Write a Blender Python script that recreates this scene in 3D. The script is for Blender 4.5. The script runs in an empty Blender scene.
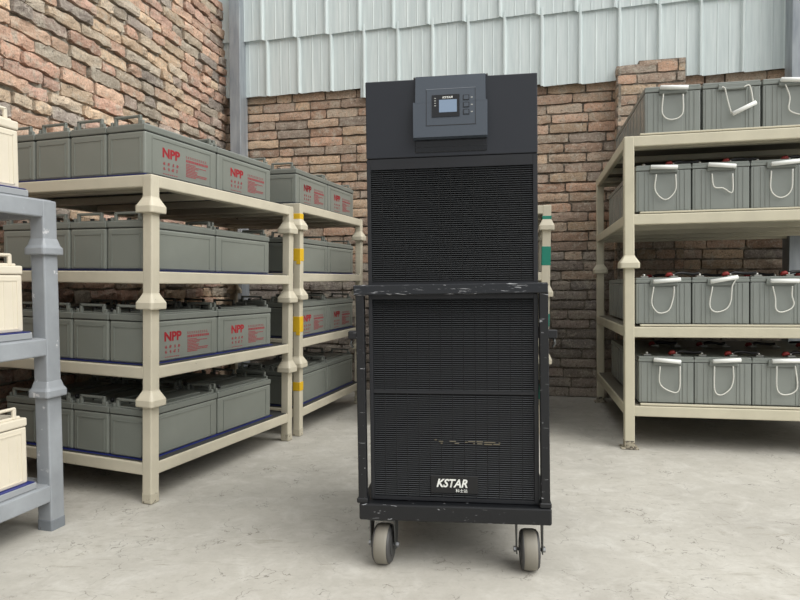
import bpy, bmesh, math, random
from mathutils import Vector, Matrix, Euler, noise
random.seed(7)
S = bpy.context.scene
COL = S.collection

# ------------------------------------------------------------------ helpers
def srgb(r, g, b):
    f = lambda c: (c/255/12.92) if c/255 <= .04045 else ((c/255+.055)/1.055)**2.4
    return (f(r), f(g), f(b), 1)

class MB:
    """collects geometry for ONE mesh object"""
    def __init__(s):
        s.bm = bmesh.new(); s.col = None
    def box(s, x0, y0, z0, x1, y1, z1, bev=0, seg=1, M=None):
        b = bmesh.new()
        bmesh.ops.create_cube(b, size=1)
        for v in b.verts:
            v.co = Vector(((x0+x1)/2+v.co.x*(x1-x0), (y0+y1)/2+v.co.y*(y1-y0), (z0+z1)/2+v.co.z*(z1-z0)))
        if bev:
            bmesh.ops.bevel(b, geom=b.edges[:], offset=bev, segments=seg, affect='EDGES', profile=.5)
        if M is not None: b.transform(M)
        s.merge(b); return s
    def merge(s, b):
        me = bpy.data.meshes.new('tmp'); b.to_mesh(me); b.free()
        s.bm.from_mesh(me); bpy.data.meshes.remove(me)
    def tube(s, pts, r, n=10, cap=True, smooth=True):
        pts = [Vector(p) for p in pts]
        rings = []
        up = None
        for i, p in enumerate(pts):
            d = (pts[min(i+1, len(pts)-1)]-pts[max(i-1, 0)]).normalized()
            if up is None:
                up = Vector((0, 0, 1)) if abs(d.z) < .9 else Vector((1, 0, 0))
            a = d.cross(up).normalized(); up2 = a.cross(d).normalized(); up = up2
            rr = r[i] if isinstance(r, (list, tuple)) else r
            rings.append([s.bm.verts.new(p+(a*math.cos(t*2*math.pi/n)+up2*math.sin(t*2*math.pi/n))*rr) for t in range(n)])
        for A, B in zip(rings, rings[1:]):
            for k in range(n):
                f = s.bm.faces.new((A[k], A[(k+1) % n], B[(k+1) % n], B[k])); f.smooth = smooth
        if cap:
            s.bm.faces.new(rings[0][::-1]); s.bm.faces.new(rings[-1])
        return s
    def loft(s, rings, cap=True, smooth=False):
        R = [[s.bm.verts.new(Vector(p)) for p in r] for r in rings]
        n = len(R[0])
        for A, B in zip(R, R[1:]):
            for k in range(n):
                f = s.bm.faces.new((A[k], A[(k+1) % n], B[(k+1) % n], B[k])); f.smooth = smooth
        if cap:
            s.bm.faces.new(R[0][::-1]); s.bm.faces.new(R[-1])
        return s
    def mesh(s, name, mat):
        bmesh.ops.recalc_face_normals(s.bm, faces=s.bm.faces[:])
        me = bpy.data.meshes.new(name); s.bm.to_mesh(me); s.bm.free()
        if mat: me.materials.append(mat)
        return me
    def build(s, name, mat, parent=None):
        o = bpy.data.objects.new(name, s.mesh(name, mat)); COL.objects.link(o)
        if parent is not None: o.parent = parent
        return o

def rr_ring(cx, cy, z, h, r, n=3):
    out = []
    for q, (sx, sy) in enumerate(((1, 1), (-1, 1), (-1, -1), (1, -1))):
        for k in range(n+1):
            a = math.pi/2*(q+k/n)
            out.append((cx+sx*(h-r)+r*math.cos(a), cy+sy*(h-r)+r*math.sin(a), z))
    return out

def thing(name, label, cat, group=None, M=None):
    o = bpy.data.objects.new(name, None); COL.objects.link(o)
    o.empty_display_size = .1
    if M is not None: o.matrix_world = M
    tag(o, label, cat, group); return o
def tag(o, label=None, cat=None, group=None, kind=None):
    for k, v in (('label', label), ('category', cat), ('group', group), ('kind', kind)):
        if v: o[k] = v
    return o
def copy_tree(o, parent=None):
    c = o.copy(); COL.objects.link(c); c.parent = parent
    for ch in kids[o.name]: copy_child(ch, c)
    return c
kids = {}
def register(o):
    kids[o.name] = [c for c in COL.objects if c.parent == o]
    for c in kids[o.name]: register(c)
def copy_child(ch, par):
    c = ch.copy(); COL.objects.link(c); c.parent = par
    for g in kids[ch.name]: copy_child(g, c)

def frame(x, y, z, yaw, tx=0, ty=0):
    return Matrix.Translation((x, y, z)) @ Matrix.Rotation(yaw, 4, 'Z') @ Matrix.Rotation(tx, 4, 'X') @ Matrix.Rotation(ty, 4, 'Y')

def text_mesh(txt, font=None, shear=0, bold=0):
    cu = bpy.data.curves.new('txt', 'FONT'); cu.body = txt; cu.shear = shear; cu.offset = bold
    cu.size = 1; cu.resolution_u = 3
    o = bpy.data.objects.new('txt', cu); COL.objects.link(o)
    dg = bpy.context.evaluated_depsgraph_get(); dg.update()
    me = bpy.data.meshes.new_from_object(o.evaluated_get(dg))
    COL.objects.unlink(o); bpy.data.objects.remove(o)
    return me
def add_text(mb, txt, org, U, V, w, h, shear=0, bold=0):
    """flat lettering scaled into a w x h box with lower-left corner org"""
    me = text_mesh(txt, None, shear, bold)
    xs = [v.co.x for v in me.vertices]; ys = [v.co.y for v in me.vertices]
    x0, x1, y0, y1 = min(xs), max(xs), min(ys), max(ys)
    U = Vector(U); V = Vector(V); org = Vector(org)
    for v in me.vertices:
        v.co = org+U*((v.co.x-x0)/(x1-x0)*w)+V*((v.co.y-y0)/(y1-y0)*h)
    mb.bm.from_mesh(me); bpy.data.meshes.remove(me)

# ------------------------------------------------------------------ materials
def mat(name, color, rough=.5, metal=0, spec=.5):
    m = bpy.data.materials.new(name); m.use_nodes = True
    b = m.node_tree.nodes['Principled BSDF']
    b.inputs['Base Color'].default_value = color
    b.inputs['Roughness'].default_value = rough
    b.inputs['Metallic'].default_value = metal
    b.inputs['Specular IOR Level'].default_value = spec
    return m
def N(m, t, **k):
    n = m.node_tree.nodes.new(t)
    for a, v in k.items(): setattr(n, a, v)
    return n
def L(m, a, b): m.node_tree.links.new(a, b)
def coords(m, scale=(1, 1, 1), space='Object'):
    tc = N(m, 'ShaderNodeTexCoord'); mp = N(m, 'ShaderNodeMapping')
    mp.inputs['Scale'].default_value = scale
    L(m, tc.outputs[space], mp.inputs['Vector']); return mp.outputs[0]
def noise_n(m, vec, scale, detail=4, rough=.55, dist=0):
    n = N(m, 'ShaderNodeTexNoise'); n.inputs['Scale'].default_value = scale
    n.inputs['Detail'].default_value = detail; n.inputs['Roughness'].default_value = rough
    n.inputs['Distortion'].default_value = dist
    L(m, vec, n.inputs['Vector']); return n.outputs['Fac']
def ramp(m, fac, stops):
    r = N(m, 'ShaderNodeValToRGB')
    e = r.color_ramp.elements
    while len(e) < len(stops): e.new(.5)
    for el, (p, c) in zip(e, stops): el.position = p; el.color = c if len(c) == 4 else (*c, 1)
    L(m, fac, r.inputs[0]); return r.outputs[0]
def mix(m, fac, a, b, mode='MIX'):
    x = N(m, 'ShaderNodeMix', data_type='RGBA', blend_type=mode)
    for s, v in ((x.inputs[0], fac), (x.inputs[6], a), (x.inputs[7], b)):
        if hasattr(v, 'is_linked'): L(m, v, s)
        elif isinstance(v, (int, float)): s.default_value = v
        else: s.default_value = v
    return x.outputs[2]
def bump(m, h, strength=.3, dist=.01):
    b = N(m, 'ShaderNodeBump'); b.inputs['Strength'].default_value = strength; b.inputs['Distance'].default_value = dist
    L(m, h, b.inputs['Height']); L(m, b.outputs[0], m.node_tree.nodes['Principled BSDF'].inputs['Normal'])
def base(m, c): L(m, c, m.node_tree.nodes['Principled BSDF'].inputs['Base Color'])
g = lambda v: (v, v, v, 1)

def painted(name, c, chip, thr=.66, rough=.45, sc=30, dirt=.16):
    m = mat(name, c, rough)
    v = coords(m)
    d = noise_n(m, v, 6, 5)
    c1 = mix(m, ramp(m, d, [(.35, g(0)), (.7, g(dirt*2.2))]), c, tuple(x*.62 for x in c[:3])+(1,))
    n1 = noise_n(m, v, sc, 6, .65)
    c2 = mix(m, ramp(m, n1, [(thr, g(0)), (thr+.03, g(1))]), c1, chip)
    base(m, c2); bump(m, noise_n(m, v, 60, 3), .12, .003)
    return m
M_cream = painted('cream paint', srgb(203, 196, 176), srgb(84, 72, 60), .69)
M_cream2 = painted('cream paint clean', srgb(206, 200, 177), srgb(120, 108, 86), .74)
M_bluegrey = painted('blue grey paint', srgb(156, 161, 166), srgb(200, 200, 202), .64, .35, 14, .3)
M_worn = painted('worn cream paint', srgb(194, 187, 167), srgb(96, 88, 78), .60, .6, 70, .3)
M_wornR = painted('heavily worn foot paint', srgb(180, 172, 152), srgb(78, 72, 64), .52, .7, 60, .4)
M_wornblue = painted('worn blue grey paint', srgb(128, 134, 140), srgb(86, 84, 82), .64, .6, 50, .3)
M_deck = mat('deck steel', srgb(54, 54, 52), .7)
M_deckr = mat('taupe deck steel', srgb(112, 107, 95), .6)
M_deck2 = mat('pale deck steel', srgb(150, 154, 158), .5)
M_yellow = mat('yellow tape', srgb(222, 180, 40), .5)
M_green = mat('green tape', srgb(28, 128, 108), .5)
M_film = mat('blue film', srgb(40, 50, 122), .4)

def plastic(name, c, rough=.32, spec=.5):
    m = mat(name, c, rough, 0, spec)
    v = coords(m)
    n = noise_n(m, v, 5, 5)
    base(m, mix(m, ramp(m, n, [(.4, g(0)), (.75, g(.35))]), c, tuple(min(1, x*1.28+.01) for x in c[:3])+(1,)))
    bump(m, noise_n(m, v, 300, 2), .05, .001)
    return m
M_bat = plastic('grey battery plastic', srgb(124, 128, 121), .3)
M_batd = plastic('grey battery lid plastic', srgb(116, 120, 114), .32)
M_gap = mat('dark seam', srgb(34, 36, 36), .7)
M_rbat = plastic('cool grey battery plastic', srgb(132, 137, 132), .22, .6)
M_rlid = plastic('cool grey lid plastic', srgb(126, 131, 126), .3)
M_cbat = plastic('cream battery plastic', srgb(216, 208, 190), .4)
M_red = mat('red print', srgb(160, 36, 46), .55)
M_redp = mat('faded red print', srgb(150, 62, 68), .55)
M_white = mat('white plastic', srgb(232, 234, 230), .4)
M_rope = mat('white rope', srgb(226, 226, 218), .8)
M_cap = mat('red rubber', srgb(140, 40, 36), .5)
M_lug = mat('tinned metal', srgb(190, 190, 184), .35, .9)
M_cable = mat('black rubber', srgb(24, 24, 26), .45)
M_hole = mat('pale cap', srgb(170, 172, 168), .5)

def dark_paint(name, c, rough, scratch=False, t=.66, sc=(1.2, 2, 5)):
    m = mat(name, c, rough)
    if scratch:
        v = coords(m, (1, 1, 1))
        w = N(m, 'ShaderNodeTexNoise'); w.inputs['Scale'].default_value = 16; w.inputs['Detail'].default_value = 5
        w.inputs['Distortion'].default_value = 1.8
        mp = coords(m, sc); L(m, mp, w.inputs['Vector'])
        base(m, mix(m, ramp(m, w.outputs['Fac'], [(t, g(0)), (t+.04, g(.9))]), c, srgb(164, 166, 170)))
        bump(m, noise_n(m, v, 80, 3), .15, .003)
    else:
        v = coords(m)
        base(m, mix(m, ramp(m, noise_n(m, v, 4, 6, .6), [(.42, g(0)), (.8, g(.35))]), c, srgb(42, 46, 53)))
    return m
M_cab = dark_paint('charcoal cabinet paint', srgb(24, 26, 31), .5)
M_fascia = dark_paint('charcoal fascia', srgb(30, 34, 42), .48)
M_panel = mat('slate panel plastic', srgb(68, 76, 86), .45)
M_grdark = mat('grille depth', srgb(18, 19, 21), .8)
M_badge = mat('badge plate', srgb(21, 22, 24), .6)
M_louver = mat('grille louvre', srgb(44, 47, 50), .5)
M_trol = dark_paint('black trolley paint', srgb(16, 18, 22), .48, True)
M_rail = dark_paint('scuffed rail paint', srgb(30, 33, 38), .38, True, .615, (.9, 2, 7))
M_bezel = mat('screen bezel', srgb(22, 24, 28), .15)
M_lcd = mat('lcd glass', srgb(96, 108, 122), .12)
_b = M_lcd.node_tree.nodes['Principled BSDF']; _b.inputs['Emission Color'].default_value = srgb(150, 175, 205); _b.inputs['Emission Strength'].default_value = .28
M_tread = plastic('taupe polyurethane', srgb(128, 124, 114), .6)
M_hub = mat('dark hub', srgb(64, 64, 64), .5)
M_zinc = mat('zinc steel', srgb(150, 152, 154), .35, .85)
M_forkd = mat('dull steel', srgb(90, 92, 92), .42, .8)
M_reflect = mat('imitated reflection', srgb(104, 98, 84), .8)

# ------------------------------------------------------------------ camera
cam = bpy.data.cameras.new('camera'); co = bpy.data.objects.new('camera', cam); COL.objects.link(co)
FPX, PIT, ROL = 613.25, .02747, .00364
cam.sensor_width = 36; cam.sensor_fit = 'HORIZONTAL'; cam.lens = FPX/800*36
co.matrix_world = Matrix.Translation((0, 0, .9)) @ Matrix.Rotation(math.pi/2-PIT, 4, 'X') @ Matrix.Rotation(-ROL, 4, 'Z')
cam.clip_start = .02
S.camera = co

# ------------------------------------------------------------------ body frames (metres)
FA = frame(-1.0157, 2.4742, 0, -.3612, -.0052, .0153)
FB = frame(-.5902, 3.5811, 0, -.2936, .0049, .0125)
FC = frame(-1.2722, 2.2107, 0, -.2747, .0050, -.0051)
FD = frame(.866, 3.60, 0, -.20, 0, .016)
FR = frame(1.2134, 3.2948, 0, -.2029, -.0078, -.0068)
FW = frame(1.3735, 4.80, 0, -.21)
FK = frame(-.1296, 1.9146, 0, -.1242, -.0055, -.0119)
FQ = frame(-.0928, 1.9437, .003, -.1352, .0050, -.0080)

# ------------------------------------------------------------------ brickwork
def brick_mat(name):
    m = mat(name, g(.5), .92, 0, .2)
    at = N(m, 'ShaderNodeVertexColor', layer_name='tone')
    v = coords(m)
    n1 = noise_n(m, v, 22, 6, .7)
    n2 = noise_n(m, v, 90, 4, .7)
    c = mix(m, .62, at.outputs['Color'], ramp(m, n1, [(.28, g(.62)), (.72, g(1.08))]), 'MULTIPLY')
    c = mix(m, ramp(m, noise_n(m, v, 14, 7, .7, .6), [(.50, g(0)), (.64, g(.7))]), c, srgb(196, 188, 172))
    c = mix(m, ramp(m, noise_n(m, v, 35, 5, .7), [(.60, g(0)), (.66, g(.75))]), c, srgb(84, 76, 70))
    c = mix(m, ramp(m, n2, [(.35, g(.4)), (.55, g(0))]), c, srgb(96, 84, 76))
    c = mix(m, ramp(m, noise_n(m, v, 60, 5, .75), [(.56, g(0)), (.66, g(.55))]), c, srgb(226, 216, 200))
    base(m, c); bump(m, n2, 1.0, .008)
    return m
M_brick = brick_mat('old brickwork')
M_brick2 = brick_mat('old rough brickwork')

TONES_L = [(230, 190, 160), (228, 180, 152), (232, 198, 162), (218, 174, 152), (196, 172, 156), (218, 196, 168), (176, 162, 150), (234, 190, 160), (202, 186, 164), (230, 200, 166), (226, 176, 150)]
TONES_B = [(216, 182, 152), (212, 174, 146), (220, 186, 152), (196, 168, 146), (210, 184, 158), (188, 168, 150), (222, 190, 156), (202, 176, 152), (218, 174, 144)]
MORT = (184, 178, 166)
def brickwall(name, F, x0, x1, z0, z1, face_y, pitch, blen, rough, mort_depth, tones, mtl, headers=.2, thick=.2, jag=None, parent=None, sides=(), seed=1, mort=(140, 132, 120), low_grey=0):
    """x along the wall, outward normal = -y of frame F; one mesh"""
    rnd = random.Random(seed)
    vs, fs, cs = [], [], []
    def addv(p, c): vs.append(p); cs.append(c); return len(vs)-1
    def c4(t): q = srgb(*t); return q
    mc = c4(mort)
    ym = face_y+mort_depth
    # mortar slab (box)
    ids = [addv((x, y, z), mc) for z in (z0, z1) for (x, y) in ((x0, ym), (x1, ym), (x1, ym+thick), (x0, ym+thick))]
    for f in ((0, 1, 5, 4), (1, 2, 6, 5), (2, 3, 7, 6), (3, 0, 4, 7), (4, 5, 6, 7)): fs.append([ids[i] for i in f])
    row = 0; z = z0
    while z < z1-pitch*.5:
        x = x0-rnd.uniform(0, blen) if True else x0
        x = x0-(blen*.5 if row % 2 else 0)-rnd.uniform(0, .03)
        while x < x1:
            l = blen*(.5 if rnd.random() < headers else 1)*rnd.uniform(.95, 1.04)
            a, b = max(x, x0), min(x+l, x1)
            x += l
            if b-a < .03: continue
            gap = rnd.uniform(.003, .006)+rough*.27
            j = lambda s: rnd.uniform(-s, s)
            za, zb = z+gap*.8+j(rough*.3), z+pitch-gap*.8+j(rough*.3)
            a += gap*.7; b -= gap*.7
            d0 = face_y+j(rough*.7)+rough*.3
            t = rnd.choice(tones); k = rnd.uniform(.84, 1.06)
            av = sum(t)/3; ds = .16
            if low_grey and z < low_grey+rnd.uniform(-.2, .2): ds = .62; k *= .9   # courses near the ground: greyer brick, plus slight shade painted into the tone
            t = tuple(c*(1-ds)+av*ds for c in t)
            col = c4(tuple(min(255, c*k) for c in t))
            nx = max(3, int((b-a)/.035)+1); nz = 4
            tilt = j(rough*.25)
            off = rnd.uniform(0, 99)
            gridv = []
            cxm, czm = (a+b)/2, (za+zb)/2
            for iz in range(nz):
                for ix in range(nx):
                    fx, fz = ix/(nx-1), iz/(nz-1)
                    px, pz = a+(b-a)*fx, za+(zb-za)*fz
                    edge = (ix in (0, nx-1)) or (iz in (0, nz-1))
                    corner = (ix in (0, nx-1)) and (iz in (0, nz-1))
                    nn = noise.noise(Vector((px*14+off, pz*22, off)))
                    py = d0+nn*rough*.6+tilt*(fx-.5)*2
                    px += noise.noise(Vector((px*30, pz*30, off)))*rough*.55 if edge else 0
                    pz += noise.noise(Vector((px*24, pz*30+7, off)))*rough*.75 if edge else 0
                    if corner:
                        px += (cxm-px)*.02; pz += (czm-pz)*.09
                    if edge: py += .0012+rough*.10
                    gridv.append(addv((px, py, pz), col))
            G = lambda ix, iz: gridv[iz*nx+ix]
            for iz in range(nz-1):
                for ix in range(nx-1): fs.append([G(ix, iz), G(ix+1, iz), G(ix+1, iz+1), G(ix, iz+1)])
            per = [(i, 0) for i in range(nx)]+[(nx-1, i) for i in range(1, nz)]+[(i, nz-1) for i in range(nx-2, -1, -1)]+[(0, i) for i in range(nz-2, 0, -1)]
            dk = tuple(c*.8 for c in col[:3])+(1,)
            low = []
            for p in per:
                q = vs[G(*p)]
                low.append(addv((q[0], ym+.002, q[2]), dk))
            for i in range(len(per)):
                i2 = (i+1) % len(per)
                fs.append([G(*per[i]), low[i], low[i2], G(*per[i2])])
        z += pitch; row += 1
    me = bpy.data.meshes.new(name); me.from_pydata(vs, [], fs)
    ca = me.color_attributes.new('tone', 'FLOAT_COLOR', 'POINT')
    ca.data.foreach_set('color', [v for c in cs for v in c])
    me.materials.append(mtl)
    o = bpy.data.objects.new(name, me); COL.objects.link(o)
    o.matrix_world = F
    if parent: o.parent = parent
    return o

XL = -2.93
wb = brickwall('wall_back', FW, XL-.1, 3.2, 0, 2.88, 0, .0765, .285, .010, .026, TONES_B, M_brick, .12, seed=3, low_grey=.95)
tag(wb, kind='structure')
# left wall: frame with x along -> towards the back wall, outward normal -y pointing into the room
FWL = FW @ Matrix.Translation((XL, 0, 0)) @ Matrix.Rotation(math.pi/2, 4, 'Z')
wl = brickwall('wall_left', FWL, -6.6, -.02, 0, 3.30, 0, .079, .27, .018, .036, TONES_L, M_brick2, .42, seed=5, mort=(196, 190, 176))
tag(wl, kind='structure')
# brick pier standing in front of the siding
pi_ = brickwall('trim_1', FW @ Matrix.Translation((0, -.12, 0)), .288, .765, 0, 2.50, 0, .0765, .285, .009, .016, TONES_B, M_brick, .3, thick=.1, seed=11)
tag(pi_, kind='structure', label='projecting brick pier on the back wall')
cap = brickwall('brick_cap', FW @ Matrix.Translation((0, -.12, 0)), .44, .765, 2.50, 2.545, 0, .045, .30, .009, .012, TONES_B, M_brick, 0, thick=.1, seed=12)
cap.parent = pi_; cap.matrix_world = FW @ Matrix.Translation((0, -.12, 0))
# visible left return of the pier
ret = brickwall('pier_return', FW @ Matrix.Translation((.288, 0, 0)) @ Matrix.Rotation(-math.pi/2, 4, 'Z'), 0, .118, 0, 2.50, -.006, .0765, .118, .008, .014, TONES_B, M_brick, 0, thick=.02, seed=13)
mw = ret.matrix_world.copy(); ret.parent = pi_; ret.matrix_world = mw

# siding
def siding(name, xa, xb, zb_fn, z1, y, off, mtl, parent, F):
    m = MB(); p = .285; d = .024
    prof = [(0, 0), (.010, -d), (.022, -d), (.034, 0), (.125, 0), (.129, -.0025), (.135, -.0025), (.139, 0), (.205, 0), (.209, -.0025), (.215, -.0025), (.219, 0)]
    pts = []
    x = xa-((xa-off) % p)
    while x < xb+p:
        for a, b in prof:
            if xa <= x+a <= xb: pts.append((x+a, y+b))
        x += p
    if pts[0][0] > xa: pts.insert(0, (xa, y))
    if pts[-1][0] < xb: pts.append((xb, y))
    vs = []
    for (a, b) in pts:
        zb = zb_fn(a)
        vs.append((m.bm.verts.new((a, b, zb)), m.bm.verts.new((a, b-.004, z1))))
    for A, B in zip(vs, vs[1:]): m.bm.faces.new((A[0], B[0], B[1], A[1]))
    me = m.mesh(name, mtl)
    o = bpy.data.objects.new(name, me); COL.objects.link(o)
    s = o.modifiers.new('th', 'SOLIDIFY'); s.thickness = .003
    o.parent = parent; o.matrix_parent_inverse = parent.matrix_world.inverted(); o.matrix_world = F
    return o
M_sid = mat('pale galvanised siding', srgb(200, 216, 214), .38, 0)
v = coords(M_sid, (14, 14, .8)); n1 = noise_n(M_sid, v, 3, 5, .6)
base(M_sid, mix(M_sid, ramp(M_sid, n1, [(.3, g(0)), (.7, g(1))]), srgb(197, 208, 208), srgb(219, 228, 227)))
def jag(base_z, amp, off):
    def f(x):
        k = math.floor((x-off)/.285); fr = ((x-off) / .285) % 1
        return base_z+amp*(random.Random(k*7+3).uniform(-.5, .5))+.012*(fr-.5)
    return f
low_off = -2.559
jl = jag(2.508, .012, low_off)
siding('lower_siding', -3.08, -1.725, jl, 3.02, -.04, low_off, M_sid, wb, FW)
siding('lower_siding', -1.722, 3.1, jag(2.430, .012, low_off), 3.02, -.044, low_off, M_sid, wb, FW)
siding('upper_siding', -3.08, 3.1, jag(2.972, .012, low_off-.03), 4.3, -.066, low_off-.035, M_sid, wb, FW)
# sheet wall above the left brickwork
M_sid2 = mat('grey sheet', srgb(150, 164, 170), .5)
siding('upper_siding', -6.6, .1, lambda x: 3.29, 4.3, .08, 0, M_sid2, wl, FWL)
# steel columns
M_steel = mat('galvanised column', srgb(140, 152, 164), .42, .2)
v = coords(M_steel, (6, 6, 1)); base(M_steel, mix(M_steel, ramp(M_steel, noise_n(M_steel, v, 4, 5), [(.3, g(0)), (.7, g(1))]), srgb(134, 141, 148), srgb(166, 172, 176)))
def column(name, x0, x1, y0, y1, label):
    m = MB()
    # H section: two flanges facing the room and a web
    m.box(x0, y0, 0, x1, y0+.012, 4.3, .002)
    m.box(x0, y1-.012, 0, x1, y1, 4.3, .002)
    m.box(x1-.014, y0+.012, 0, x1, y1-.012, 4.3)
    m.box(x0, y0+.012, 0, x0+.014, y1-.012, 4.3)
    o = m.build(name, M_steel); o.matrix_world = FW; tag(o, kind='structure', label=label); return o
column('trim_2', -2.84, -2.745, -.155, -.015, 'steel column in the back left corner')
column('trim_3', 1.43, 1.60, -.20, -.075, 'steel column at the right end of the back wall')

# floor
M_floor = mat('dusty concrete', srgb(196, 193, 183), .75, 0, .3)
m = M_floor; v = coords(m)
a = noise_n(m, v, 1.6, 6, .6, .4); b = noise_n(m, v, 7, 8, .7, .8); c = noise_n(m, v, 45, 4, .7)
c0 = mix(m, ramp(m, a, [(.3, g(0)), (.7, g(1))]), srgb(170, 167, 159), srgb(190, 187, 178))
c0 = mix(m, ramp(m, b, [(.48, g(0)), (.66, g(.55))]), c0, srgb(202, 200, 193))
c0 = mix(m, ramp(m, c, [(.6, g(0)), (.72, g(.35))]), c0, srgb(140, 136, 126))
# short dark scuffs and hairline marks
v2 = coords(m, (1, 1, 1)); vo = N(m, 'ShaderNodeTexVoronoi', feature='DISTANCE_TO_EDGE'); vo.inputs['Scale'].default_value = 5.5
dn = N(m, 'ShaderNodeTexNoise'); dn.inputs['Scale'].default_value = 5; dn.inputs['Detail'].default_value = 6; L(m, v2, dn.inputs['Vector'])
add = N(m, 'ShaderNodeVectorMath', operation='MULTIPLY_ADD'); L(m, dn.outputs['Color'], add.inputs[0]); add.inputs[1].default_value = (.55, .55, .55); L(m, v2, add.inputs[2])
L(m, add.outputs[0], vo.inputs['Vector'])
line = ramp(m, vo.outputs['Distance'], [(.0, g(1)), (.016, g(0))])
msk = ramp(m, noise_n(m, v, 6, 4, .7), [(.50, g(0)), (.58, g(.85))])
ml = mix(m, 1.0, line, msk, 'MULTIPLY')
c0 = mix(m, ml, c0, srgb(104, 100, 94))
sp = ramp(m, noise_n(m, coords(m, (1, 2.4, 1)), 26, 5, .75, 1.2), [(.62, g(0)), (.67, g(.8))])
sp2 = mix(m, 1.0, sp, ramp(m, noise_n(m, v, 2.2, 3), [(.45, g(0)), (.6, g(1))]), 'MULTIPLY')
c0 = mix(m, sp2, c0, srgb(116, 112, 104))
vr = coords(m, (1.6, 7, 1)); mpn = vr.node; mpn.inputs['Rotation'].default_value = (0, 0, .7)
st1 = ramp(m, noise_n(m, vr, 4.5, 7, .75, 1.5), [(.56, g(0)), (.64, g(.55))])
st2 = mix(m, 1.0, st1, ramp(m, noise_n(m, v, 1.3, 3), [(.44, g(0)), (.58, g(1))]), 'MULTIPLY')
c0 = mix(m, st2, c0, srgb(146, 141, 128))
c0 = mix(m, ramp(m, noise_n(m, v, 16, 8, .8), [(.35, g(.3)), (.6, g(0))]), c0, srgb(150, 146, 136))
base(m, c0); bump(m, noise_n(m, v, 28, 6, .65), .2, .006)
fl = MB().box(-7, -5, -.12, 7, 7.5, 0).build('floor', M_floor); tag(fl, kind='structure')

# ------------------------------------------------------------------ stacking racks
def base_z(F, x, y):
    r = F.to_3x3(); return -(r[2][0]*x+r[2][1]*y)/r[2][2]
def tier(F, W, Ln, ps, zlo, zhi, levels, paint, label, group, first=False, last=False, collar_h=.062, cw=.045, flip=False, deck=M_deck, jit=0, tape=None, feet=False, gap_deck=0.0, bh=.05, tray=False):
    """frame occupying x in [-W,0], y in [0,Ln] (or x in [0,W] when flip). posts of width ps"""
    j = (random.uniform(-jit, jit), random.uniform(-jit, jit))
    root = thing('stacking_rack', label, 'rack', group, F)
    sx = 1 if flip else -1
    xs = ((0, ps) if flip else (-ps, 0)), ((W-ps, W) if flip else (-W, -W+ps))
    ys = ((0, ps), (Ln-ps, Ln))
    for ix, (xa, xb) in enumerate(xs):
        for iy, (ya, yb) in enumerate(ys):
            xa2, xb2, ya2, yb2 = xa+j[0], xb+j[0], ya+j[1], yb+j[1]
            zb = base_z(F, (xa+xb)/2, (ya+yb)/2)+.001 if first else zlo
            mb = MB().box(xa2, ya2, zb, xb2, yb2, zhi, .005, 2)
            post = mb.build('post', paint, root)
            cx, cy = (xa2+xb2)/2, (ya2+yb2)/2
            if first:
                f = MB().box(xa2-.0012, ya2-.0012, zb, xb2+.0012, yb2+.0012, zb+.045, .005, 2).build('worn_foot', M_wornblue if paint == M_bluegrey else (M_wornR if feet else M_worn), post)
                if feet: MB().box(xa2-.02, ya2-.02, zb, xb2+.02, yb2+.02, zb+.006, .002).build('foot_plate', M_wornR, post)
            else:
                h = ps/2
                rings = [rr_ring(cx, cy, zlo-.0, cw*.97, .01), rr_ring(cx, cy, zlo+.004, cw, .012), rr_ring(cx, cy, zlo+collar_h*.42, cw, .012),
                         rr_ring(cx, cy, zlo+collar_h*.62, cw*.86, .012), rr_ring(cx, cy, zlo+collar_h*.95, h+.003, .006), rr_ring(cx, cy, zlo+collar_h*1.05, h+.0006, .005)]
                MB().loft(rings).build('collar', paint, post)
            if tape and iy == 0 and ix == 0:
                for (ta, tb, mt, sk) in tape:
                    if zlo <= ta < zhi:
                        t = MB().box(xa2-.0015, ya2-.0015, ta, xb2+.0015, yb2+.0015, tb, .004, 2)
                        if sk: t.box(cx-.002, ya2-.002, ta-.018, xb2+.0005, ya2+.002, ta+.01, .0008)
                        t.build('tape_band', mt, post)
    for z in levels:
        bt = .046 if paint == M_cream else .03
        xin = (ps, W-ps) if flip else (-W+ps, -ps)
        for (ya, yb) in ((0.002, bt), (Ln-bt, Ln-.002)):
            MB().box(xin[0]-.004, ya+j[1], z-bh, xin[1]+.004, yb+j[1], z, .005, 2).build('beam', paint, root)
        for (xa, xb) in (((.002, bt), (W-bt, W-.002)) if flip else ((-bt, -.002), (-W+.002, -W+bt))):
            MB().box(xa+j[0], ps-.004, z-bh, xb+j[0], Ln-ps+.004, z, .005, 2).build('beam', paint, root)
        for k in range(4):
            yk = ps+.08+(Ln-2*ps-.2)*k/3
            x0, x1 = (bt, W-bt) if flip else (-W+bt, -bt)
            MB().box(x0, yk, z-.046, x1, yk+.04, z-.012, .004).build('cross_bar', paint, root)
        x0, x1 = (.012, W-.012) if flip else (-W+.012, -.012)
        MB().box(x0, .012, z-.0115, x1, Ln-.012, z+.003).build('deck_panel', deck, root)
        if tray:
            MB().box(ps+.03, .006, z+.0035, W-ps-.02, .03, z+.0135, .002).build('tray_lip', paint, root)
    return root

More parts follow.
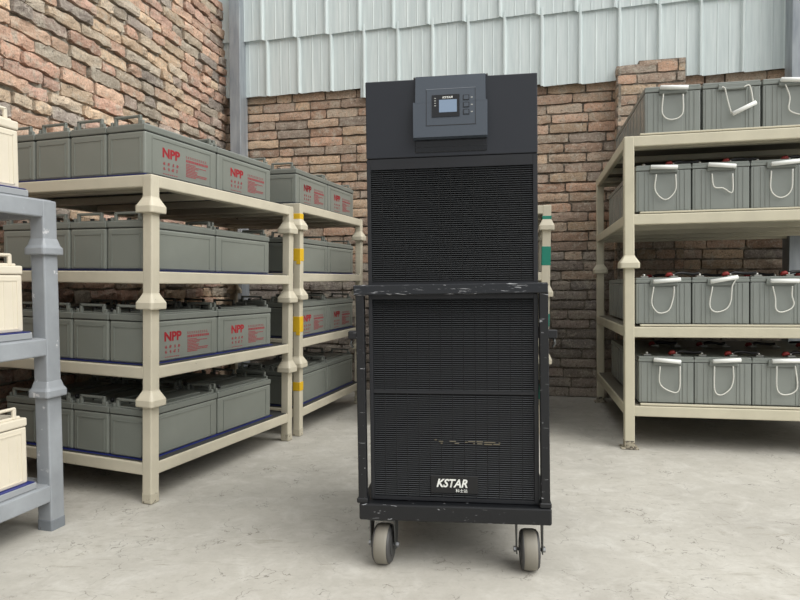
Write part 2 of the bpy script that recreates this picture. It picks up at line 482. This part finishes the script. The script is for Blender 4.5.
NA, NB_ = 'nearer left cream rack', 'farther left cream rack'
A_lv = [.1657, .5617, .9512, 1.3426]
B_lv = [.1602, .5718, .9596, 1.3666]
tn = ['bottom', 'third', 'second', 'top']
A_cup = [0, .402, .798, 1.188]
B_cup = [0, .408, .806, 1.212]
LA, LB = 1.1095, 1.05
for i in range(4):
    tier(FA, 1.055, LA, .047, A_cup[i] if i else 0, (A_cup[i+1]+.006) if i < 3 else A_lv[3], [A_lv[i]], M_cream,
         f'cream steel stacking frame, {tn[i]} tier of the {NA}', 'tiers of the left cream racks', first=(i == 0), jit=.002)
btape = [(.268, .322, M_yellow, 0), (.615, .708, M_yellow, 1), (1.03, 1.105, M_yellow, 1), (1.272, 1.308, M_yellow, 0)]
for i in range(4):
    tier(FB, 1.10, LB, .045, B_cup[i] if i else 0, (B_cup[i+1]+.006) if i < 3 else B_lv[3], [B_lv[i]], M_cream,
         f'cream steel stacking frame with yellow tape, {tn[i]} tier of the {NB_}', 'tiers of the left cream racks', first=(i == 0), jit=.002, tape=btape)
dtape = [(.21, .298, M_green, 0), (.64, .717, M_green, 0), (1.0, 1.113, M_green, 0), (1.262, 1.292, M_green, 0)]
for i in range(4):
    tier(FD, .95, 1.0, .05, A_cup[i]+.02 if i else 0, (A_cup[i+1]+.026) if i < 3 else A_lv[3]+.012, [A_lv[i]+.01], M_cream,
         f'cream frame with green tape behind the black cabinet, {tn[i]} tier', 'green taped tiers behind the cabinet', first=(i == 0), tape=dtape)
C_lv = [.1692, .7037, 1.2042]
C_cup = [0, .49, 1.008]
tc = ['bottom', 'middle', 'top']
FC2 = FC @ Matrix.Translation((0, .06, 0))
# blue-grey rack runs from its far post towards the camera
FCn = FC @ Matrix.Translation((0, .062-1.1, 0))
for i in range(3):
    tier(FCn, .62, 1.1, .062, C_cup[i] if i else 0, (C_cup[i+1]+.006) if i < 2 else C_lv[2], [C_lv[i]], M_bluegrey,
         f'blue-grey steel stacking frame at the left edge, {tc[i]} tier', 'blue-grey rack tiers', first=(i == 0), cw=.047, collar_h=.055, deck=M_deck2, bh=.062)
R_lv = [.2333, .6595, 1.2640, 1.6813]
RL = 1.36
tier(FR, 1.5, RL, .052, 0, .985, R_lv[:2], M_cream2, 'lower cream frame of the right rack, with worn feet', 'tiers of the right rack', first=True, flip=True, feet=True, bh=.056, tray=True, deck=M_deckr)
tier(FR, 1.5, RL, .052, .976, R_lv[3], R_lv[2:], M_cream2, 'upper cream frame of the right rack, stacked on the lower one', 'tiers of the right rack', flip=True, cw=.051, collar_h=.066, bh=.056, tray=True, deck=M_deckr)

# ------------------------------------------------------------------ batteries
def grey_battery(printed):
    """long side along +y, end faces the camera at y=0"""
    w, l, h = .199, .461, .209
    root = thing('battery', 'x', 'battery')
    c = MB().box(-w, 0, 0, 0, l, h-.034, .008, 2)
    t = .0022
    # raised frames around the shallow panels of each side
    def fr_x(x, s, y0, y1, z0, z1, b=.004):
        for (a, bb, cc, d) in ((y0, z1-b, y1, z1), (y0, z0, y1, z0+b), (y0, z0, y0+b, z1), (y1-b, z0, y1, z1)):
            c.box(min(x, x+s*t), a, bb, max(x, x+s*t), cc, d)
    def fr_y(y, s, x0, x1, z0, z1, b=.004):
        for (a, bb, cc, d) in ((x0, z1-b, x1, z1), (x0, z0, x1, z0+b), (x0, z0, x0+b, z1), (x1-b, z0, x1, z1)):
            c.box(a, min(y, y+s*t), bb, cc, max(y, y+s*t), d)
    fr_x(0, 1, .04, l-.045, .008, .158); fr_x(-w, -1, .04, l-.045, .008, .158)
    fr_y(0, -1, -w+.022, -.022, .008, .152); fr_y(l, 1, -w+.022, -.022, .008, .152)
    c.build('case', M_bat, root)
    MB().box(-w+.003, .003, h-.036, -.003, l-.003, h-.031).build('seam', M_gap, root)
    lid = MB().box(-w-.0005, -.0015, h-.032, .0015, l+.0005, h-.006, .004, 2)
    lid.box(-w+.01, .01, h-.008, -.01, l-.01, h, .003)
    lid.box(-w+.05, .06, h-.002, -.05, l-.06, h+.006, .003)
    lid = lid.build('lid', M_batd, root)
    for (y, s) in ((.006, 1), (l-.006, -1)):
        hb = MB()
        ya, yb = (y, y+.010) if s > 0 else (y-.010, y)
        hb.box(-w+.030, ya, h-.01, -w+.043, yb+.004, h+.032, .002)
        hb.box(-.042, ya, h-.01, -.029, yb+.004, h+.032, .002)
        hb.box(-w+.030, ya, h+.023, -.029, yb+.004, h+.034, .003)
        for xx in (-w+.018, -.024):
            hb.box(xx-.007, ya, h-.01, xx+.007, yb+.004, h+.012, .002)
        hb.build('carry_handle', M_batd, root)
    for xx in (-w+.05, -.05):
        tm = MB(); tm.tube([(xx, .07, h), (xx, .07, h+.016)], .009, 10); tm.build('terminal', M_cable, root)
    if printed:
        x = .0008
        p = MB()
        add_text(p, 'NPP', (x, .101, .086), (0, 1, 0), (0, 0, 1), .105, .040, 0, .03)
        add_text(p, 'NPP', (x, .1025, .0855), (0, 1, 0), (0, 0, 1), .105, .041, 0, .03)
        p.build('red_lettering', M_red, root)['label'] = 'bold red letters on the long side'
        q = MB(); rn = random.Random(4)
        for r_, (zz, hh) in enumerate(((.055, .016), (.033, .016))):
            for k in range(4):
                yy = .104+k*.026
                for s in range(3):
                    a = yy+rn.uniform(0, .008); b = zz+rn.uniform(0, .01)
                    q.box(.0003, a, b, x, a+rn.uniform(.004, .011), b+rn.uniform(.002, .004))
                    q.box(.0003, a+.004, zz, x, a+.006, zz+hh*.8)
        for k in range(7):
            q.box(.0003, .106+k*.013, .016, x, .114+k*.013, .0195)
        q.build('printed_marks', M_redp, root); q = MB()
        for k in range(10):
            yy = .247+k*.0145
            q.box(.0003, yy, .108, x, yy+.002, .119); q.box(.0003, yy+.004, .109, x, yy+.009, .1105); q.box(.0003, yy+.003, .115, x, yy+.008, .1165)
        yy = .247
        while yy < .385:
            ww = rn.uniform(.006, .014); q.box(.0003, yy, .092, x, yy+ww, .103); yy += ww+.003
        for r_ in range(9):
            zz = .082-r_*.0068
            ln = [.05, .13, .08, .06, .075, .07, .14, .13, .06][r_]
            yy = .247
            while yy < .247+ln:
                ww = rn.uniform(.005, .02); q.box(.0003, yy, zz, x, min(yy+ww, .392), zz+.0036); yy += ww+.0022
        q.build('printed_text', M_redp, root)
    register(root)
    return root
bat_plain = grey_battery(False); bat_print = grey_battery(True)
used = {}
def place(proto, M, label, group=None, cat=None, name=None):
    if proto.name not in used: used[proto.name] = 1; o = proto
    else: o = copy_tree(proto)
    o.matrix_world = M; o['label'] = label
    if group: o['group'] = group
    return o

ordn = ['nearest the aisle', 'second from the aisle', 'third from the aisle', 'fourth from the aisle']
def film(F, x0, y0, x1, y1, z, label, group):
    o = MB().box(x0, y0, 0, x1, y1, .0022).build('plastic_film', M_film)
    o.matrix_world = F @ Matrix.Translation((0, 0, z)); tag(o, label, 'plastic film', group); return o
for i in range(4):
    z = A_lv[i]+.0035
    film(FA, -.88, (.011 if i == 3 else .024), -.0465, .97, z, f'blue plastic film under the batteries, {tn[i]} tier of the {NA}', 'blue films on the left racks')
    pr = i in (1, 3)
    y0 = .014 if i == 3 else .028
    for c_ in range(4):
        for r_ in range(2):
            x = -{0: .052, 1: .052, 2: .066, 3: .05}[i]-c_*.2065+random.uniform(-.001, .001)
            rowt = 'front row' if r_ == 0 else 'back row'
            pre = 'grey battery with red lettering' if (pr and c_ == 0) else 'plain grey battery'
            lab = f'{pre}, {rowt}, {ordn[c_]}, {tn[i]} tier, {"near left rack"}'
            place(bat_print if pr else bat_plain, FA @ Matrix.Translation((x, y0+r_*.4685+random.uniform(0, .002), z+.003)), lab, 'grey batteries on the left racks')
for i in range(4):
    z = B_lv[i]+.0035
    film(FB, -.50, .044, -.0465, .98, z, f'blue plastic film under the batteries, {tn[i]} tier of the {NB_}', 'blue films on the left racks')
    pr = i in (1, 3)
    for c_ in range(2):
        for r_ in range(2):
            x = -.05-c_*.2065
            pre = 'grey battery with red lettering' if (pr and c_ == 0) else 'plain grey battery'
            rowt = 'front row' if r_ == 0 else 'back row'
            lab = f'{pre}, {rowt}, {ordn[c_]}, {tn[i]} tier, far left rack'
            place(bat_print if pr else bat_plain, FB @ Matrix.Translation((x, .048+r_*.468, z+.003)), lab, 'grey batteries on the left racks')

# cream batteries on the blue-grey rack
def cream_battery():
    """end face towards +x (x=0), y in [-w,0]"""
    w, l, h = .215, .46, .235
    root = thing('battery', 'x', 'battery')
    c = MB().box(-l, -w, 0, 0, 0, h-.036, .006, 2)
    for (a, b, cc, d) in ((-w+.02, .178, -.02, .182), (-w+.02, .01, -.02, .014), (-w+.02, .01, -w+.024, .182), (-.024, .01, -.02, .182)):
        c.box(0, a, b, .002, cc, d)
    for k in range(5):
        c.box(0, -w+.035+k*.035, .014, .0012, -w+.041+k*.035, .176)
    c.build('case', M_cbat, root)
    MB().box(-l+.003, -w+.003, h-.038, -.003, -.003, h-.032).build('seam', mat('cream seam', srgb(120, 112, 98), .7), root)
    lid = MB().box(-l-.001, -w-.001, h-.034, .002, .002, h-.004, .005, 2).box(-l+.01, -w+.012, h-.006, -.012, -.012, h+.004, .003).build('lid', M_cbat, root)
    hb = MB().box(-.02, -w+.03, h-.005, -.008, -w+.044, h+.036, .003).box(-.02, -.044, h-.005, -.008, -.03, h+.036, .003).box(-.02, -w+.03, h+.027, -.008, -.03, h+.038, .004)
    hb.build('carry_handle', M_cbat, root)
    register(root); return root
cb = cream_battery()
for i in range(3):
    z = C_lv[i]
    # raised channel tray on the frame
    tr = MB().box(-.58, -.9, 0, -.012, -.045, .024, .003).build('shelf_board', M_deck2)
    tr.matrix_world = FC @ Matrix.Translation((0, 0, z+.0035)); tag(tr, f'grey steel shelf board on the {tc[i]} tier of the blue-grey rack', 'shelf board', 'grey shelf boards')
    film(FC, -.56, -.50, -.013, -.054, z+.0285, f'blue plastic film on the {tc[i]} grey shelf board, left edge', 'blue films on the blue-grey rack')
    for k in range(1):
        place(cb, FC @ Matrix.Translation((-.03, -.066-k*.222, z+.0315)), f'cream battery on the {tc[i]} tier of the blue-grey rack', 'cream batteries on the blue-grey rack')

# ribbed batteries of the right rack
def ribbed_battery():
    w, l, h = .277, .55, .25
    root = thing('battery', 'x', 'battery')
    c = MB().box(0, .004, 0, w, l-.004, h-.03, .004, 2)
    for xx, ww in ((.012, .02), (.044, .012), (.066, .006), (w-.032, .02), (w-.056, .012), (w-.072, .006)):
        c.box(xx, .0015, .004, xx+ww, .006, h-.034, .0012)
    c.box(.088, .0022, .004, w-.088, .006, h-.05, .001)
    for yy in (.05, .16, .27, .38, .49):
        c.box(.0015-.0035, yy-.02, .004, .002, yy+.02, h-.034, .001); c.box(w-.002, yy-.02, .004, w+.002, yy+.02, h-.034, .001)
    c.build('case', M_rbat, root)
    MB().box(.003, .006, h-.032, w-.003, l-.006, h-.026).build('seam', M_gap, root)
    MB().box(-.002, 0, h-.028, w+.002, l, h-.013, .002).box(0, .002, h-.0145, w, l-.002, h, .003).build('lid', M_rlid, root)
    b = MB().box(w/2-.068, -.012, h-.044, w/2+.072, .003, h-.032, .002)
    b.box(w/2-.066, -.009, h-.034, w/2+.070, .003, h-.012, .002)
    b.build('handle_bracket', M_rlid, root)
    register(root); return root
ROPES = {
'L1a':((-0.067,-0.013,0.071,-0.022),[(-0.05,-0.047),(-0.053,-0.147),(-0.01,-0.182),(0.046,-0.156),(0.047,-0.054)]),
'L1b':((-0.004,-0.176,0.108,-0.124),[(-0.052,-0.031),(-0.038,-0.042),(-0.023,-0.095),(-0.004,-0.169),None,(0.053,-0.038),(0.077,-0.032),(0.091,-0.061),(0.1,-0.119)]),
'L1c':((-0.065,-0.016,0.064,-0.026),[(-0.042,-0.041),(-0.018,-0.103),(-0.022,-0.164),(0.01,-0.189),(0.042,-0.189),(0.051,-0.128),(0.046,-0.067)]),
'L2a':((-0.068,-0.015,0.066,-0.021),[(-0.039,-0.054),(-0.042,-0.139),(0.008,-0.189),(0.058,-0.143),(0.058,-0.058)]),
'L2b':((-0.069,-0.015,0.065,-0.029),[(-0.046,-0.061),(-0.036,-0.129),(0.008,-0.139),(0.052,-0.162),(0.054,-0.065)]),
'L2c':((-0.053,-0.028,0.081,-0.017),[(-0.047,-0.06),(-0.048,-0.16),(-0.003,-0.199),(0.046,-0.163),(0.049,-0.056)]),
'L3a':((-0.055,-0.022,0.081,-0.011),[(-0.052,-0.049),(-0.061,-0.135),(-0.038,-0.181),(-0.008,-0.19),(0.028,-0.171),(0.048,-0.106),(0.05,-0.049)]),
'L3b':((-0.056,-0.025,0.076,-0.002),[(-0.045,-0.05),(-0.056,-0.149),(-0.029,-0.184),(0.022,-0.17),(0.046,-0.128),(0.05,-0.051),(0.07,-0.009)]),
'L3c':((-0.055,-0.024,0.079,-0.025),[(-0.042,-0.052),(-0.026,-0.114),(-0.023,-0.169),(0.002,-0.186),(0.046,-0.169),(0.061,-0.141),(0.052,-0.1),(0.05,-0.052)]),
'L4a':((-0.068,-0.013,0.068,-0.024),[(-0.035,-0.05),(-0.034,-0.142),(0.016,-0.183),(0.062,-0.177),(0.065,-0.048)]),
'L4b':((-0.057,-0.018,0.079,-0.009),[(-0.047,-0.045),(-0.043,-0.172),(-0.011,-0.197),(0.033,-0.162),(0.048,-0.111),(0.043,-0.043)]),
'L4c':((-0.055,-0.013,0.077,-0.008),[(-0.031,-0.039),(-0.024,-0.163),(0.019,-0.188),(0.068,-0.153),(0.055,-0.037)]),
}
def smooth_path(p, sub=6):
    out = []
    P = [Vector(q) for q in p]
    P = [P[0]*2-P[1]]+P+[P[-1]*2-P[-2]]
    for i in range(1, len(P)-2):
        a, b, c, d = P[i-1:i+3]
        for k in range(sub):
            t = k/sub
            out.append(.5*((2*b)+(c-a)*t+(2*a-5*b+4*c-d)*t*t+(3*b-a-3*c+d)*t**3))
    out.append(P[-2]); return out
def add_rope(root, key):
    w, h = .277, .25
    gr, pts = ROPES[key]
    cx = w/2
    yf = -.016
    segs = [[]]
    for p in pts:
        if p is None: segs.append([])
        else: segs[-1].append(p)
    R = MB()
    for s in segs:
        P = []
        for k, (a, b) in enumerate(s):
            yy = yf-.004 if b > -.06 else -.010
            P.append((cx+a, yy, h+b))
        R.tube(smooth_path(P), .0031, 8)
    R.build('rope', M_rope, root)
    a = Vector((cx+gr[0], yf-.010, h+gr[1])); b = Vector((cx+gr[2], yf-.010, h+gr[3]))
    d = (b-a).normalized()
    MB().tube([a, a+d*.001, b-d*.001, b], [.009, .0112, .0112, .009], 14).build('grip', M_white, root)
def add_terminals(root, tier_key):
    h = .25; w = .277
    if tier_key == 'L1':
        c = MB()
        c.tube([(.13, .09, h), (.13, .09, h+.008)], .022, 16); c.build('vent_cap', M_hole, root)
        return
    t = MB(); t.box(.032, .05, h, .072, .09, h+.01, .003).tube([(.052, .07, h+.008), (.052, .07, h+.02)], .008, 8)
    t.build('negative_terminal', M_lug, root)
    t = MB(); t.box(.185, .05, h, .225, .09, h+.01, .003).tube([(.205, .07, h+.008), (.205, .07, h+.02)], .008, 8); t.build('positive_terminal', M_lug, root)
    MB().tube([(.166, .066, h+.006), (.176, .066, h+.017), (.190, .066, h+.019), (.198, .066, h+.013)], [.008, .011, .011, .006], 12).build('red_cap', M_cap, root)
rb = ribbed_battery()
RX = {3: .112, 2: .065, 1: .065, 0: .079}
RP = {3: .289, 2: .2845, 1: .284, 0: .2815}
RZ = {3: R_lv[3]+.014, 2: R_lv[2]+.0145, 1: R_lv[1]+.0145, 0: R_lv[0]+.0145}
HT = {'L1a': 'grip lying flat, rope loop hanging', 'L1b': 'grip hanging tilted below its ropes', 'L1c': 'rope loop cut by frame edge'}
colw = ['leftmost', 'second from left', 'third from left', 'fourth from left']
place_first = True
for i in range(4):
    tk = f'L{4-i}'
    for c_ in range(4):
        for r_ in range(2):
            key = tk+'abcb'[c_]
            x = RX[i]+c_*RP[i]
            row = 'front' if r_ == 0 else 'back'
            if r_ == 0: lab = f'ribbed grey battery, front row, {colw[c_]}, {tn[i]} shelf of right rack'
            else: lab = f'ribbed grey battery, back row, {colw[c_]}, {tn[i]} shelf of right rack'
            if key == 'L1b' and r_ == 0: lab = 'ribbed grey battery with tilted white grip hanging, top shelf of right rack'
            M = FR @ Matrix.Translation((x, .034+r_*.556, RZ[i]))
            o = copy_tree(rb); o.matrix_world = M
            tag(o, lab, 'battery', 'ribbed batteries on the right rack')
            if r_ == 0: add_rope(o, key)
            add_terminals(o, tk)
for ch in kids[rb.name]: bpy.data.objects.remove(ch)
bpy.data.objects.remove(rb)
# link cables
for i in range(3):
    for r_ in range(2):
        z = RZ[i]+.25
        for c_ in range(4):
            x = RX[i]+c_*RP[i]; y = .034+r_*.556+.07
            x1 = x+.198; x2 = x+RP[i]+.050
            P = [(x1+.008, y, z+.016), (x1+.03, y+.004, z+.024), ((x1+x2)/2, y+.01, z+.020+.004*((c_+i) % 2)), (x2-.03, y+.004, z+.018), (x2, y, z+.022)]
            if c_ == 3: P = [(x1+.008, y, z+.018), (x1+.025, y+.03, z+.028), (x1+.045, y+.12, z+.022), (x1+.02, y+.22, z+.012)]
            o = MB().tube(smooth_path(P), .0085, 10).build('battery_cable', M_cable); o.matrix_world = FR
            gx = ['joining first and second', 'joining second and third', 'joining third and fourth', 'leaving the fourth'][c_]
            rw = 'front' if r_ == 0 else 'back'
            tag(o, f'black cable {gx} {rw}-row batteries, {tn[i]} shelf, right rack', 'cable', 'black battery link cables')

# ------------------------------------------------------------------ trolley
KW = .5934; KD = .74
tro = thing('caged_trolley', 'black steel trolley with scratched top rail and four caster wheels', 'trolley', None, FK)
MB().box(0, 0, .153, KW+.002, KD, .206, .006, 2).build('base_frame', M_trol, tro)
for (xa, xb) in ((0.001, .024), (KW-.026, KW-.002)):
    for (ya, yb) in ((.005, .035), (KD-.035, KD-.005)):
        u = MB().box(xa-.003, ya, .205, xb, yb, .868, .002).build('upright', M_trol, tro)
        if ya < .1:
            s = -1 if xa < .1 else 1
            xo = xa-.003 if s < 0 else xb
            x0, x1 = sorted((xo-s*.004, xo+s*.026))
            MB().box(x0, ya+.002, .724, x1, yb+.002, .750, .003).build('side_lug', M_trol, u)
            MB().tube([(xo+s*.016, ya+.015, .726), (xo+s*.02, ya+.015, .708), (xo+s*.012, ya+.015, .696)], .004, 8).build('latch_pin', M_forkd, u)
            MB().box(xa-.008, ya-.004, .206, xb+.004, yb+.01, .222, .003).build('foot_gusset', M_trol, u)
rail_z0, rail_z1 = .862, .894
MB().box(-.008, .0, rail_z0, KW-.003, .03, rail_z1, .003).build('front_rail', M_rail, tro)
MB().box(-.008, KD-.03, rail_z0, KW-.003, KD, rail_z1, .003).build('rear_rail', M_trol, tro)
for (xa, xb) in ((-.008, .018), (KW-.029, KW-.003)):
    MB().box(xa, .031, rail_z0, xb, KD-.031, rail_z1, .003).build('side_rail', M_trol, tro)
def caster(px, py, ang, tx=0):
    c = MB(); R_ = .0625; w = .027
    wr = FK @ Vector((px, py, 0)); zc = R_-wr.z+.0005
    M = Matrix.Translation((px, py, 0)) @ Matrix.Rotation(ang, 4, 'Z')
    c.box(-.045, -.036, .1475, .045, .045, .1525, .001, M=M)
    for s in (-1, 1):
        x0, x1 = sorted((s*.038, s*.0415))
        # fork cheek, tapering to the axle
        ring = lambda x: [M @ Vector(p) for p in ((x, -.022, .147), (x, .03, .147), (x, .012, zc-.012), (x, -.012, zc-.012))]
        c.loft([ring(x0), ring(x1)])
    c.box(-.0415, -.018, .142, .0415, .03, .147, .001, M=M)
    root = c.build('caster', M_forkd, tro)
    wh = MB()
    prof = [(-w, .036), (-w, R_-.010), (-w*.8, R_-.003), (-w*.45, R_), (w*.45, R_), (w*.8, R_-.003), (w, R_-.010), (w, .036)]
    n = 40
    rings = [[M @ Vector((a, r*math.cos(t*2*math.pi/n), zc+r*math.sin(t*2*math.pi/n))) for t in range(n)] for a, r in prof]
    wh.loft(rings, smooth=True); wh = wh.build('wheel', M_tread, root)
    for s in (-1, 1):
        rg = [[M @ Vector((s*a, r*math.cos(t*2*math.pi/n), zc+r*math.sin(t*2*math.pi/n))) for t in range(n)] for a, r in ((w*.72, R_-.0035), (w*.80, R_-.0020), (w+.001, R_-.0092), (w+.001, .036))]
        MB().loft(rg, smooth=True).build('wheel_rim', M_hub, wh)
    for s in (-1, 1):
        hb = MB()
        hb.tube([M @ Vector((s*(w-.001), 0, zc)), M @ Vector((s*(w+.0035), 0, zc))], .037, 28, smooth=False)
        hb.build('hub', M_hub, root)
    ax = MB().tube([M @ Vector((-.050, 0, zc)), M @ Vector((.050, 0, zc))], .005, 10)
    for s in (-1, 1):
        ax.tube([M @ Vector((s*.0415, 0, zc)), M @ Vector((s*.049, 0, zc))], .009, 6, smooth=False)
    ax.build('axle_bolt', M_zinc, root)
caster(.071, .048, -.10); caster(.531, .056, .03)
caster(.068, KD-.07, .3); caster(.525, KD-.07, -.2)

# ------------------------------------------------------------------ cabinet
QW, QT, QD, QB = .5266, 1.526, .68, .207
cab = thing('power_cabinet', 'tall charcoal power supply cabinet standing in the black trolley', 'power cabinet', None, FQ)
MB().box(0, .012, QB, QW, QD, QT, .003).build('body', M_cab, cab)
MB().box(-.0005, 0, 1.287, QW+.0005, .0118, QT, .002).build('top_fascia', M_fascia, cab)
def door(name, z0, z1, g0, g1, bars=()):
    d = MB(); x0, x1 = 0.0, QW; gx0, gx1 = .012, QW-.014
    # frame around the grille
    d.box(x0, .001, z0, gx0, .0115, z1, .001).box(gx1, .001, z0, x1, .0115, z1, .001)
    d.box(gx0, .001, z0, gx1, .0115, g0).box(gx0, .001, g1, gx1, .0115, z1)
    for a, b in bars: d.box(gx0, .001, a, gx1, .0115, b)
    o = d.build(name, M_cab, cab)
    gl = bpy.data.meshes.new('grille'); vs, fs = [], []
    pitch = .0066; ncol = 14; cwid = (gx1-gx0)/ncol
    z = g0+.002
    rn = random.Random(int(z0*100))
    while z+.003 < g1:
        if not any(a-.003 < z < b for a, b in bars):
            for k in range(ncol):
                xa, xb = gx0+k*cwid+.0009, gx0+(k+1)*cwid-.0009
                n = len(vs)
                # louvre: slanted strip
                for (yy, zz) in ((.004, z+.0030), (.0025, z+.0012), (.008, z), (.0095, z+.0018)):
                    vs += [(xa, yy, zz), (xb, yy, zz)]
                for q in range(4):
                    a, b = n+2*q, n+2*((q+1) % 4); fs.append((a, a+1, b+1, b))
                fs.append((n, n+2, n+4, n+6)); fs.append((n+1, n+7, n+5, n+3))
        z += pitch
    gl.from_pydata(vs, [], fs); gl.materials.append(M_louver)
    go = bpy.data.objects.new('grille', gl); COL.objects.link(go); go.parent = o
    st = MB()
    for k in range(1, ncol):
        xx = gx0+k*cwid; st.box(xx-.001, .0045, g0, xx+.001, .0105, g1)
    st.build('grille_stile', M_grdark, o)
    MB().box(gx0, .0108, g0, gx1, .0118, g1).build('grille_backing', M_grdark, o)
    return o
door('upper_door', .862, 1.2845, .90, 1.252)
low = door('lower_door', QB+.001, .8595, .220, .846, bars=((.548, .5585),))
# badge plate and lettering
MB().box(.192, .0005, .234, .340, .0045, .290, .001).build('badge_plate', M_badge, low)
t = MB(); add_text(t, 'KSTAR', (.210, -.0012, .2535), (1, 0, 0), (0, 0, 1), .097, .027, .28, .03)
t.build('brand_lettering', M_white, low)['label'] = 'white italic capital lettering'
t = MB(); add_text(t, '科士达', (.270, -.0012, .2385), (1, 0, 0), (0, 0, 1), .037, .011, 0, .01)
t.build('brand_lettering', M_white, low)
st = MB(); rn = random.Random(9)  # beige dashes painted in to imitate a reflection seen in the grille
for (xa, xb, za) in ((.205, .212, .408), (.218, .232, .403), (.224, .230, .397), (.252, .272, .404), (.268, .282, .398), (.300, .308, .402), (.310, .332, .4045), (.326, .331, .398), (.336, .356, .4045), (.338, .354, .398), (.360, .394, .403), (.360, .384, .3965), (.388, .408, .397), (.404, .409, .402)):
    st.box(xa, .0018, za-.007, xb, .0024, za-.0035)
st.build('painted_reflection', M_reflect, low)['label'] = 'broken beige scraps of an imitated reflection'
# control panel
cp = MB()
def prism(mb, poly, y0, y1):
    mb.loft([[(x, y0, z) for x, z in poly], [(x, y1, z) for x, z in poly]])
cp.loft([[(x, 0.002, z) for x, z in ((.150, 1.338), (.378, 1.338), (.378, 1.449), (.150, 1.449))],
         [(x, y, z) for x, y, z in ((.152, -.030, 1.340), (.376, -.030, 1.340), (.377, -.020, 1.449), (.151, -.020, 1.449))]])
cp.loft([[(x, 0.002, z) for x, z in ((.157, 1.447), (.373, 1.447), (.373, 1.529), (.157, 1.529))],
         [(x, y, z) for x, y, z in ((.158, -.0205, 1.447), (.372, -.0205, 1.447), (.371, -.012, 1.529), (.159, -.012, 1.529))]])
cpo = cp.build('control_panel', M_panel, cab)
fr = MB()
def pt(x, z, d): # surface of the panel at height z
    y = -.030+(.010)*(z-1.340)/.109 if z < 1.449 else -.0205+(.0085)*(z-1.447)/.082
    return y-d
def strip(mb, x0, z0, x1, z1, d=.0006, thick=.0012):
    x0 += .0045; x1 += .0045; z0 -= .0095; z1 -= .0095
    mb.loft([[(x0, pt(x0, z0, -thick), z0), (x1, pt(x1, z0, -thick), z0), (x1, pt(x1, z1, -thick), z1), (x0, pt(x0, z1, -thick), z1)],
             [(x0, pt(x0, z0, d), z0), (x1, pt(x1, z0, d), z0), (x1, pt(x1, z1, d), z1), (x0, pt(x0, z1, d), z1)]])
strip(fr, .187, 1.384, .1885, 1.497); strip(fr, .187, 1.3835, .338, 1.3855); strip(fr, .336, 1.384, .3372, 1.497)
fr.build('panel_groove', M_cable, cpo)
f2 = MB(); strip(f2, .187, 1.4965, .338, 1.498); f2.build('panel_highlight_lip', mat('pale lip', srgb(120, 127, 136), .4), cpo)
sc = MB(); strip(sc, .205, 1.410, .289, 1.4785, .0016); sc = sc.build('screen', M_bezel, cpo)
lc = MB(); strip(lc, .227, 1.424, .281, 1.4625, .0024); lc.build('lcd', M_lcd, sc)
lt = MB()
add_text(lt, 'KSTAR', (.2415, pt(0, 1.4585, .0024), 1.457), (1, 0, 0), (0, .09, .996), .032, .0065, .2, .02)
lt.build('screen_lettering', M_white, sc)
ld = MB()
for k in range(4): strip(ld, .2125, 1.444+k*.0075, .2175, 1.4464+k*.0075, .0022)
ld.build('indicator_marks', M_hole, sc)
for zc_ in (1.467, 1.4445, 1.4225):
    b = MB(); strip(b, .300, zc_-.008, .3185, zc_+.008, .0012); b = b.build('button', M_bezel, cpo)
    b2 = MB(); strip(b2, .3022, zc_-.006, .3165, zc_+.0062, .0022); b2.build('key_cap', M_panel, b)
    b3 = MB(); strip(b3, .323, zc_-.0015, .329, zc_+.0015, .0006); b3.build('key_mark', M_hole, b)
# dark recess below the panel
MB().box(.155, -.0035, 1.300, .375, .001, 1.3445, .001).build('panel_shroud', M_bezel, cab)
MB().box(.157, -.0045, 1.3150, .373, .001, 1.3170).build('shroud_line', M_cab, cab)
for xx in (.155, .376): MB().tube([(xx, .004, QT-.004), (xx, .004, QT+.006)], .004, 8).build('hinge_pin', M_cable, cab)

# ------------------------------------------------------------------ light
w = bpy.data.worlds.new('overcast'); S.world = w; w.use_nodes = True
nt = w.node_tree; bg = nt.nodes['Background']
tcw = nt.nodes.new('ShaderNodeTexCoord'); sep = nt.nodes.new('ShaderNodeSeparateXYZ'); rp = nt.nodes.new('ShaderNodeValToRGB')
nt.links.new(tcw.outputs['Generated'], sep.inputs[0]); nt.links.new(sep.outputs['Z'], rp.inputs[0])
rp.color_ramp.elements[0].position = 0; rp.color_ramp.elements[0].color = (.30, .31, .32, 1)
rp.color_ramp.elements[1].position = .9; rp.color_ramp.elements[1].color = (1, 1.0, .99, 1)
nt.links.new(rp.outputs[0], bg.inputs[0]); bg.inputs[1].default_value = 1.05
sun = bpy.data.lights.new('soft_sun', 'SUN'); sun.energy = 2.7; sun.angle = math.radians(60); sun.color = (1, .98, .94)
so = bpy.data.objects.new('soft_sun', sun); COL.objects.link(so)
so.matrix_world = Matrix.Translation((3, -3, 6)) @ Vector((.66, -.42, .75)).to_track_quat('Z', 'Y').to_matrix().to_4x4()

S.view_settings.view_transform = 'Standard'; S.view_settings.look = 'None'
S.view_settings.exposure = 0.3; S.view_settings.gamma = 1; S.view_settings.use_curve_mapping = False
